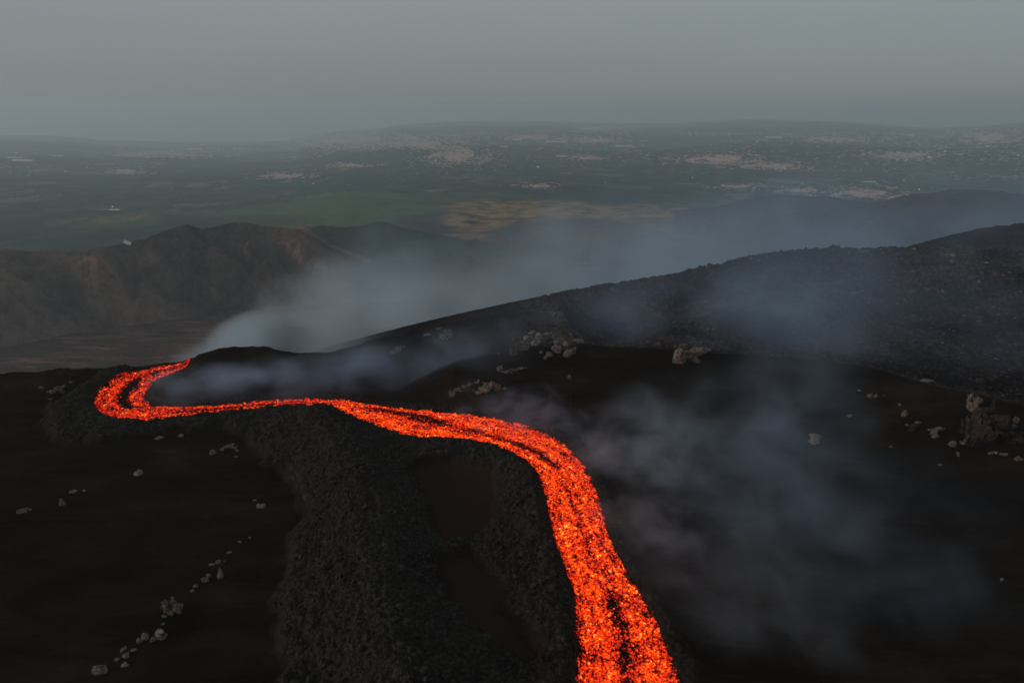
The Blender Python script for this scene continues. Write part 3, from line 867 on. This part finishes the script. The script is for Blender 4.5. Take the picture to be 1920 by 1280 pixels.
hill('eroded_ridge', [(-420, 500), (-200, 485), (-60, 474), (0, 471), (60, 474), (130, 471), (180, 468), (210, 463), (240, 456), (275, 449), (300, 438), (330, 427), (352, 422), (375, 431), (400, 428), (430, 420),
      (460, 419), (500, 426), (520, 427), (560, 432), (585, 447), (610, 462), (640, 477), (680, 496), (720, 520), (780, 560)], 3950, 470, 900, FLOOR, M_ridge, 26, 'brown eroded ridge with gullies beyond the lava field', 620, 190, 120, 31, 8)
hill('wooded_hill', [(470, 480), (540, 446), (575, 430), (600, 424), (640, 428), (680, 425), (705, 417), (725, 418), (750, 427), (800, 438), (860, 450), (940, 470), (1000, 500)],
     4700, 560, 700, FLOOR, M_wood, 30, 'dark green wooded hill behind the eroded ridge', 220, 80, 35, 41, 9)
hill('low_lava_hill', [(560, 560), (620, 520), (670, 498), (720, 491), (780, 490), (880, 491), (940, 497), (1010, 508), (1080, 520), (1160, 545)],
     3850, 420, 500, FLOOR, M_basalt, 12, 'low dark lava hill on the valley floor', 200, 60, 14, 51, 5)
hill('smoky_knoll', [(900, 548), (960, 530), (1030, 516), (1070, 509), (1105, 506), (1125, 513), (1160, 528), (1240, 560)],
     3300, 380, 400, FLOOR, M_basalt, 10, 'small knoll half hidden in drifting smoke', 160, 50, 12, 61, 5)
hill('far_dark_hills', [(1180, 450), (1250, 425), (1330, 396), (1390, 377), (1430, 370), (1480, 367), (1520, 371), (1550, 370), (1590, 378), (1625, 384), (1655, 379), (1690, 369), (1720, 364), (1755, 363), (1780, 356), (1800, 357), (1830, 357),
     (1870, 359), (1900, 364), (1960, 372), (2200, 400)], 6200, 1500, 1200, FLOOR + 20, M_basalt, 18, 'line of dark hills at the right behind the smoke', 300, 70, 22, 71, 8)

# ------------------------------------------------------------------ towns and buildings on the plain
M_town, nt, out = mat_new('town_walls'); N = NT(nt)
tc = N.ramp(N.attr('tone'), [(0, (.30, .18, .14)), (.35, (.56, .37, .29)), (.7, (.7, .55, .45)), (1, (.82, .77, .68))])
N.diffuse(out, tc, .9)
M_white, nt, out = mat_new('pale_roofing'); N = NT(nt)
N.diffuse(out, (.68, .66, .6), .8)
M_lamp, nt, out = mat_new('lit_lamp'); N = NT(nt)
em = N.n('Emission'); em.inputs['Color'].default_value = (1, .74, .45, 1); em.inputs['Strength'].default_value = 2.5
nt.links.new(em.outputs[0], out.inputs['Surface'])
def boxes(name, x, y, z, w, d, h, rot, mat, attrs=None, parent=None):
    c = np.array([(-.5, -.5, 0), (.5, -.5, 0), (.5, .5, 0), (-.5, .5, 0), (-.5, -.5, 1), (.5, -.5, 1), (.5, .5, 1), (-.5, .5, 1)])
    f = np.array([(0, 1, 5, 4), (1, 2, 6, 5), (2, 3, 7, 6), (3, 0, 4, 7), (4, 5, 6, 7)])
    n = len(x); V = c[None] * np.stack([w, d, h], 1)[:, None]
    ca, sa = np.cos(rot)[:, None], np.sin(rot)[:, None]
    V = np.stack([V[..., 0] * ca - V[..., 1] * sa, V[..., 0] * sa + V[..., 1] * ca, V[..., 2]], -1) + np.stack([x, y, z - 4], 1)[:, None]
    F = f[None] + (np.arange(n) * 8)[:, None, None]
    me = mesh_from(name, V.reshape(-1, 3), F.reshape(-1, 4), mat, False, {k: np.repeat(v, 8) for k, v in (attrs or {}).items()})
    return link(name, me, parent)
TOWNS = [  # picture centre, half widths, houses, label
    ((300, 290, 95, 6, 520), 'hazy pink town spread thin across the left plain'),
    ((232, 322, 38, 5, 130), 'small settlement below the left town'),
    ((650, 264, 115, 13, 1500), 'large pinkish town climbing to the skyline left of centre'),
    ((855, 293, 62, 20, 620), 'town reaching down the slope right of the largest town'),
    ((790, 272, 70, 9, 420), 'town quarter joining the two central towns'),
    ((655, 311, 38, 4, 130), 'village under the largest town'),
    ((535, 330, 55, 6, 230), 'loose village on the left centre plain'),
    ((1010, 349, 36, 6, 170), 'village of red roofs at the foot of the central plain'),
    ((1000, 258, 60, 6, 120), 'scattered skyline hamlet right of centre'),
    ((1120, 264, 55, 5, 150), 'hamlet with long pale sheds right of centre'),
    ((1120, 242, 36, 3, 110), 'faint hamlet just under the central skyline'),
    ((1100, 296, 40, 5, 90), 'hamlet in the green middle plain'),
    ((1350, 299, 75, 9, 520), 'town on the right centre plain'),
    ((1450, 312, 70, 7, 330), 'eastward tail of the right centre town'),
    ((1380, 350, 50, 6, 160), 'village above the smoke right of centre'),
    ((1500, 358, 60, 7, 330), 'village left of the valley town behind the dark hills'),
    ((1620, 364, 75, 11, 900), 'dense pink town in the gap between the dark hills'),
    ((1700, 292, 60, 8, 260), 'pale hazy village at the far right'),
    ((1560, 262, 60, 6, 140), 'faint hamlet high on the right plain'),
    ((1850, 260, 60, 14, 150), 'fading hamlet at the right picture edge'),
]
g = np.random.default_rng(77)
for (cx, cy_, rx, ry, n), lab in TOWNS:
    n = int(n * 2.8)
    a = g.uniform(0, 6.283, n); q = np.abs(g.normal(0, .62, n)) * (1 + .35 * np.sin(a * 3 + cx)) 
    px = cx + rx * q * np.cos(a) + rx * .25 * np.sin(q * 9 + a * 2); py = cy_ + ry * q * np.sin(a) + g.normal(0, ry * .1, n)
    x, y = far_hit(px, py); ok = np.hypot(x, y) < R2 * .99; x, y = x[ok], y[ok]
    z = far_ground(x, y); k = len(x)
    sc_ = np.clip(np.hypot(x, y) / 11000, .3, 1.7)
    o = boxes('town', x, y, z, g.uniform(16, 42, k) * sc_, g.uniform(14, 30, k) * sc_, g.uniform(8, 16, k) * sc_, g.uniform(-.5, .5, k), M_town, {'tone': g.beta(1.6, 2.4, k)})
    tag(o, lab, 'town', 'towns on the distant plain'); o['kind'] = 'stuff'
n = 6000
px = g.uniform(-60, 1960, n); py = 250 + 145 * g.random(n) ** 1.5
x, y = far_hit(px, py); dn = fbm(x, y, 1500, 3, 301) + .4 * (px > 850) - .45 * (px < 480); m = (dn > .0) & (np.hypot(x, y) < R2 * .98)
x, y = x[m], y[m]; k = len(x); sc_ = np.clip(np.hypot(x, y) / 11000, .22, 1.2)
o = boxes('scattered_farmhouses', x, y, far_ground(x, y), g.uniform(12, 48, k) * sc_, g.uniform(10, 26, k) * sc_, g.uniform(6, 12, k) * sc_, g.uniform(-.6, .6, k), M_town, {'tone': g.beta(2, 2, k)})
tag(o, 'pale farmhouses sprinkled between the fields of the plain', kind='stuff')
SHEDS = [(45, 302, 34, 4, 'long white shed roof at the left edge of the plain'), (30, 297, 22, 2, 'narrow white roof just above the long left shed'), (108, 294, 18, 3, 'pale slanting roof right of the left sheds'),
         (365, 281, 24, 3, 'pale warehouse roof above the hazy left town'), (445, 280, 12, 3, 'small pale roof left of the large central town'), (216, 394, 14, 2.5, 'lone white building in the dark green plain at left'),
         (774, 261, 10, 3, 'bright roof on top of the central town'), (1053, 294, 20, 4, 'flat oval pale roof in the centre plain'), (1170, 275, 30, 3, 'long bright shed right of centre'),
         (1043, 267, 40, 3, 'long cream shed under the skyline'), (1125, 264, 24, 5, 'clustered bright depot beside the long cream shed'), (970, 263, 16, 3, 'short cream shed left of the long one'),
         (945, 276, 14, 2.5, 'small bright shed below the short cream shed'), (1630, 342, 18, 5, 'cream hall above the pink valley town'), (1450, 259, 28, 3, 'long grey shed on the right skyline plain'), (1706, 255, 10, 3, 'white lit building near the right skyline')]
for (px, py, w, h, lab) in SHEDS:
    x, y = far_hit(np.array([px]), np.array([py])); x, y = float(x[0]), float(y[0]); z = float(far_ground(np.array([x]), np.array([y]))[0])
    m = math.hypot(x, y) / FPX; W = w * m; D = h * m * 1.8; hs = min(1, math.hypot(x, y) / 14000)
    root = bpy.data.objects.new('warehouse', None); COL.objects.link(root); root.location = (x, y, z); root.rotation_euler = (0, 0, random.uniform(-.2, .2))
    tag(root, lab, 'warehouse', 'warehouses on the distant plain')
    one = lambda v: np.array([v])
    boxes('wall', one(0.), one(0.), one(0.), one(W), one(D), one(22. * hs), one(0.), M_town, {'tone': one(.75)}, root)
    V = [(-W / 2 - 2, -D / 2 - 2, 22 * hs - 3.9), (W / 2 + 2, -D / 2 - 2, 22 * hs - 3.9), (W / 2 + 2, 0, 30 * hs - 3), (-W / 2 - 2, 0, 30 * hs - 3), (W / 2 + 2, D / 2 + 2, 22 * hs - 3.9), (-W / 2 - 2, D / 2 + 2, 22 * hs - 3.9)]
    me = mesh_from('roof', np.array(V), np.array([(0, 1, 2, 3), (3, 2, 4, 5)]), M_white, False); link('roof', me, root)
LAMPS = [(31, 290), (261, 264), (414, 269), (262, 292), (297, 312), (493, 273), (450, 294), (470, 281), (594, 260), (617, 288), (527, 292), (588, 349), (678, 261), (710, 262), (732, 262), (700, 282), (775, 260), (770, 290),
         (838, 330), (947, 263), (973, 262), (978, 261), (1116, 267), (1126, 262), (1158, 278), (1182, 274), (1207, 300), (1244, 313), (1391, 226), (1419, 269), (1590, 252), (1578, 266), (1597, 263), (1572, 299), (1522, 320),
         (1564, 317), (1705, 255), (1709, 255), (1777, 249), (1772, 287), (1774, 279), (1831, 244), (1837, 239), (1466, 356), (1503, 350), (1577, 356), (1722, 361), (1298, 338), (1326, 357), (1356, 355), (1908, 295), (1903, 244),
         (212, 394), (1008, 317), (1140, 248), (1009, 318), (1135, 347), (124, 326), (1470, 320), (1694, 343), (1742, 300)]
lx, ly = far_hit(np.array([p[0] for p in LAMPS], float), np.array([p[1] for p in LAMPS], float)); lz = far_ground(lx, ly)
ls = np.hypot(lx, ly) * .75 / FPX
o = boxes('town_lights', lx, ly, lz + 18, ls * 1.1, ls, ls, lx * 0, M_lamp); tag(o, 'tiny warm lights switched on across the distant plain', kind='stuff')
# little pale hut on the ridge shoulder
x0, y0 = 3950 * K * math.sin(float(aztan(239, 456)[0])), 3950 * K * math.cos(float(aztan(239, 456)[0]))
hz = CAM_Z - 3950 * K * float(aztan(239, 456)[1])
o = boxes('mountain_hut', np.array([0.]), np.array([0.]), np.array([2.]), np.array([14.]), np.array([4.]), np.array([6.]), np.array([0.]), M_white)
o.location = (x0, y0, hz); o.rotation_euler = (0, .42, 0); tag(o, 'narrow pale building on the shoulder of the brown ridge', 'hut')

# ------------------------------------------------------------------ smoke
def smoke_mat(name, dens, nscale, color, lo, hi, stretch=(1, 1, 1), rot=(0, 0, 0), det=3, power=1.5):
    m, nt, out = mat_new(name); N = NT(nt)
    oc = N.n('TexCoord').outputs['Object']
    P = N.pos()
    wz = N.n('TexNoise'); nt.links.new(N.mapv(P, stretch), wz.inputs['Vector']); wz.inputs['Scale'].default_value = nscale * .55; wz.inputs['Detail'].default_value = 2
    wc = N.n('VectorMath', operation='SUBTRACT'); nt.links.new(wz.outputs['Color'], wc.inputs[0]); wc.inputs[1].default_value = (.5, .5, .5)
    wm = N.n('VectorMath', operation='MULTIPLY_ADD'); nt.links.new(wc.outputs[0], wm.inputs[0]); wm.inputs[1].default_value = (1.5, 1.5, 1.5); nt.links.new(oc, wm.inputs[2])
    def dot(v):
        d_ = N.n('VectorMath', operation='DOT_PRODUCT'); nt.links.new(v, d_.inputs[0]); nt.links.new(v, d_.inputs[1]); return d_.outputs['Value']
    hard = N.math('MULTIPLY', N.math('SUBTRACT', 1.0, dot(oc), clamp=True), 2.5, clamp=True)
    env = N.math('MULTIPLY', N.math('POWER', N.math('SUBTRACT', 1.0, N.math('MULTIPLY', dot(wm.outputs[0]), 1.25), clamp=True), power), hard)
    nz = N.noise(N.mapv(P, stretch, rot), nscale, det, .55, .6)
    f = N.ss(nz, lo, hi)
    d = N.math('MULTIPLY', N.math('MULTIPLY', env, f), dens)
    pv = N.n('VolumePrincipled')
    pv.inputs['Color'].default_value = (*color, 1); pv.inputs['Anisotropy'].default_value = .1
    nt.links.new(d, pv.inputs['Density'])
    nt.links.new(pv.outputs[0], out.inputs['Volume'])
    return m
SM_BLUE = (.53, .71, .95)
SM_GREY = (.70, .84, .96)
_pv, _pf = ico(3)
def smoke_group(name, label):
    root = bpy.data.objects.new(name, None); COL.objects.link(root); tag(root, label, kind='stuff')
    return root
def puff(root, px, py, R, w, h, depth, tilt, dens, nscale, lo=.35, hi=.7, color=SM_GREY, stretch=(.8, .8, 1.1), yaw=0.0, power=1.3):
    """an ellipsoid of smoke at distance R; w, h in photograph pixels, depth in metres"""
    dx, dy, dz = [float(v) for v in ray(px, py)]; n = math.hypot(dx, dy); s = R / n
    c = (dx * s, dy * s, CAM_Z + dz * s); m = (c[1] * CP - (c[2] - CAM_Z) * SP) / FPX
    mt = smoke_mat('smoke_veil', dens, nscale, color, lo, hi, stretch, (0, 0, 0), 3, power)
    me = mesh_from('smoke_veil', _pv * 1.0, _pf, mt, True)
    o = link('smoke_veil', me, root, c); o.scale = (w * m / 2, depth / 2, h * m / 2)
    az = math.atan2(dx, dy)
    o.rotation_mode = 'ZXY'
    o.rotation_euler = (0, -math.radians(tilt), -az + yaw)
    return o
sp = smoke_group('drifting_smoke', 'pale smoke plume blown from the lava across the valley')
puff(sp, 440, 655, 200, 360, 130, 40, 28, .09, .085, .18, .6, power=1.3)
puff(sp, 600, 605, 250, 620, 280, 70, 22, .030, .05, .22, .66, power=1.3)
puff(sp, 830, 600, 320, 820, 260, 110, 13, .019, .032, .28, .68, power=1.3)
puff(sp, 800, 510, 400, 760, 300, 120, 10, .0060, .026, .3, .7, SM_BLUE)
puff(sp, 1060, 530, 480, 1150, 340, 180, 12, .0105, .020, .25, .68, power=1.3)
puff(sp, 1300, 470, 620, 1300, 340, 240, 10, .0055, .014, .22, .68, SM_BLUE)
puff(sp, 1700, 440, 760, 1500, 400, 300, 8, .0042, .012, .22, .7, SM_BLUE)
ss_ = smoke_group('slope_smoke', 'thin bluish smoke hanging over the slope behind the lava')
puff(ss_, 420, 712, 152, 440, 100, 18, 6, .085, .15, .3, .7, SM_BLUE)
puff(ss_, 640, 705, 150, 680, 150, 26, 8, .055, .11, .3, .7, SM_BLUE)
puff(ss_, 860, 670, 150, 700, 210, 34, 12, .019, .09, .3, .72, SM_BLUE)
puff(ss_, 1200, 600, 175, 760, 290, 50, 14, .018, .065, .3, .72, SM_BLUE)
puff(ss_, 1640, 550, 190, 1200, 380, 60, 10, .020, .05, .25, .7, SM_BLUE)
cs = smoke_group('channel_smoke', 'grey smoke rising off the right bank of the lava')
puff(cs, 980, 775, 118, 420, 150, 14, -10, .06, .28, .36, .72, SM_BLUE)
puff(cs, 1200, 860, 104, 440, 380, 18, 20, .06, .22, .34, .74, (.62, .76, .92))
puff(cs, 1215, 1000, 86, 300, 420, 8, -18, .055, .26, .34, .72, (.66, .74, .88))
puff(cs, 1380, 920, 98, 640, 620, 24, 30, .036, .15, .26, .78, SM_BLUE)
puff(cs, 1480, 770, 120, 360, 560, 20, 0, .030, .11, .3, .7, SM_BLUE)
puff(cs, 1360, 1150, 74, 640, 620, 18, 20, .034, .20, .3, .78, (.64, .74, .9))
puff(cs, 1600, 1040, 84, 760, 760, 20, 20, .016, .15, .3, .75, SM_BLUE)

# ------------------------------------------------------------------ haze
M_haze, nt, out = mat_new('haze'); N = NT(nt)
pv = N.n('VolumePrincipled'); pv.inputs['Color'].default_value = (.765, .905, 1.0, 1)
pv.inputs['Density'].default_value = 1.08e-4; pv.inputs['Anisotropy'].default_value = .2
nt.links.new(pv.outputs[0], out.inputs['Volume'])
S = 27000.0; zb_, zt_ = -1500.0, 200.0
V = np.array([(-S, -S, zb_), (S, -S, zb_), (S, S, zb_), (-S, S, zb_), (-S, -S, zt_), (S, -S, zt_), (S, S, zt_), (-S, S, zt_)])
Fh = np.array([(0, 3, 2, 1), (4, 5, 6, 7), (0, 1, 5, 4), (1, 2, 6, 5), (2, 3, 7, 6), (3, 0, 4, 7)])
o = link('haze', mesh_from('haze', V, Fh, M_haze, False)); tag(o, 'pale blue haze filling the air over the valley', kind='stuff')
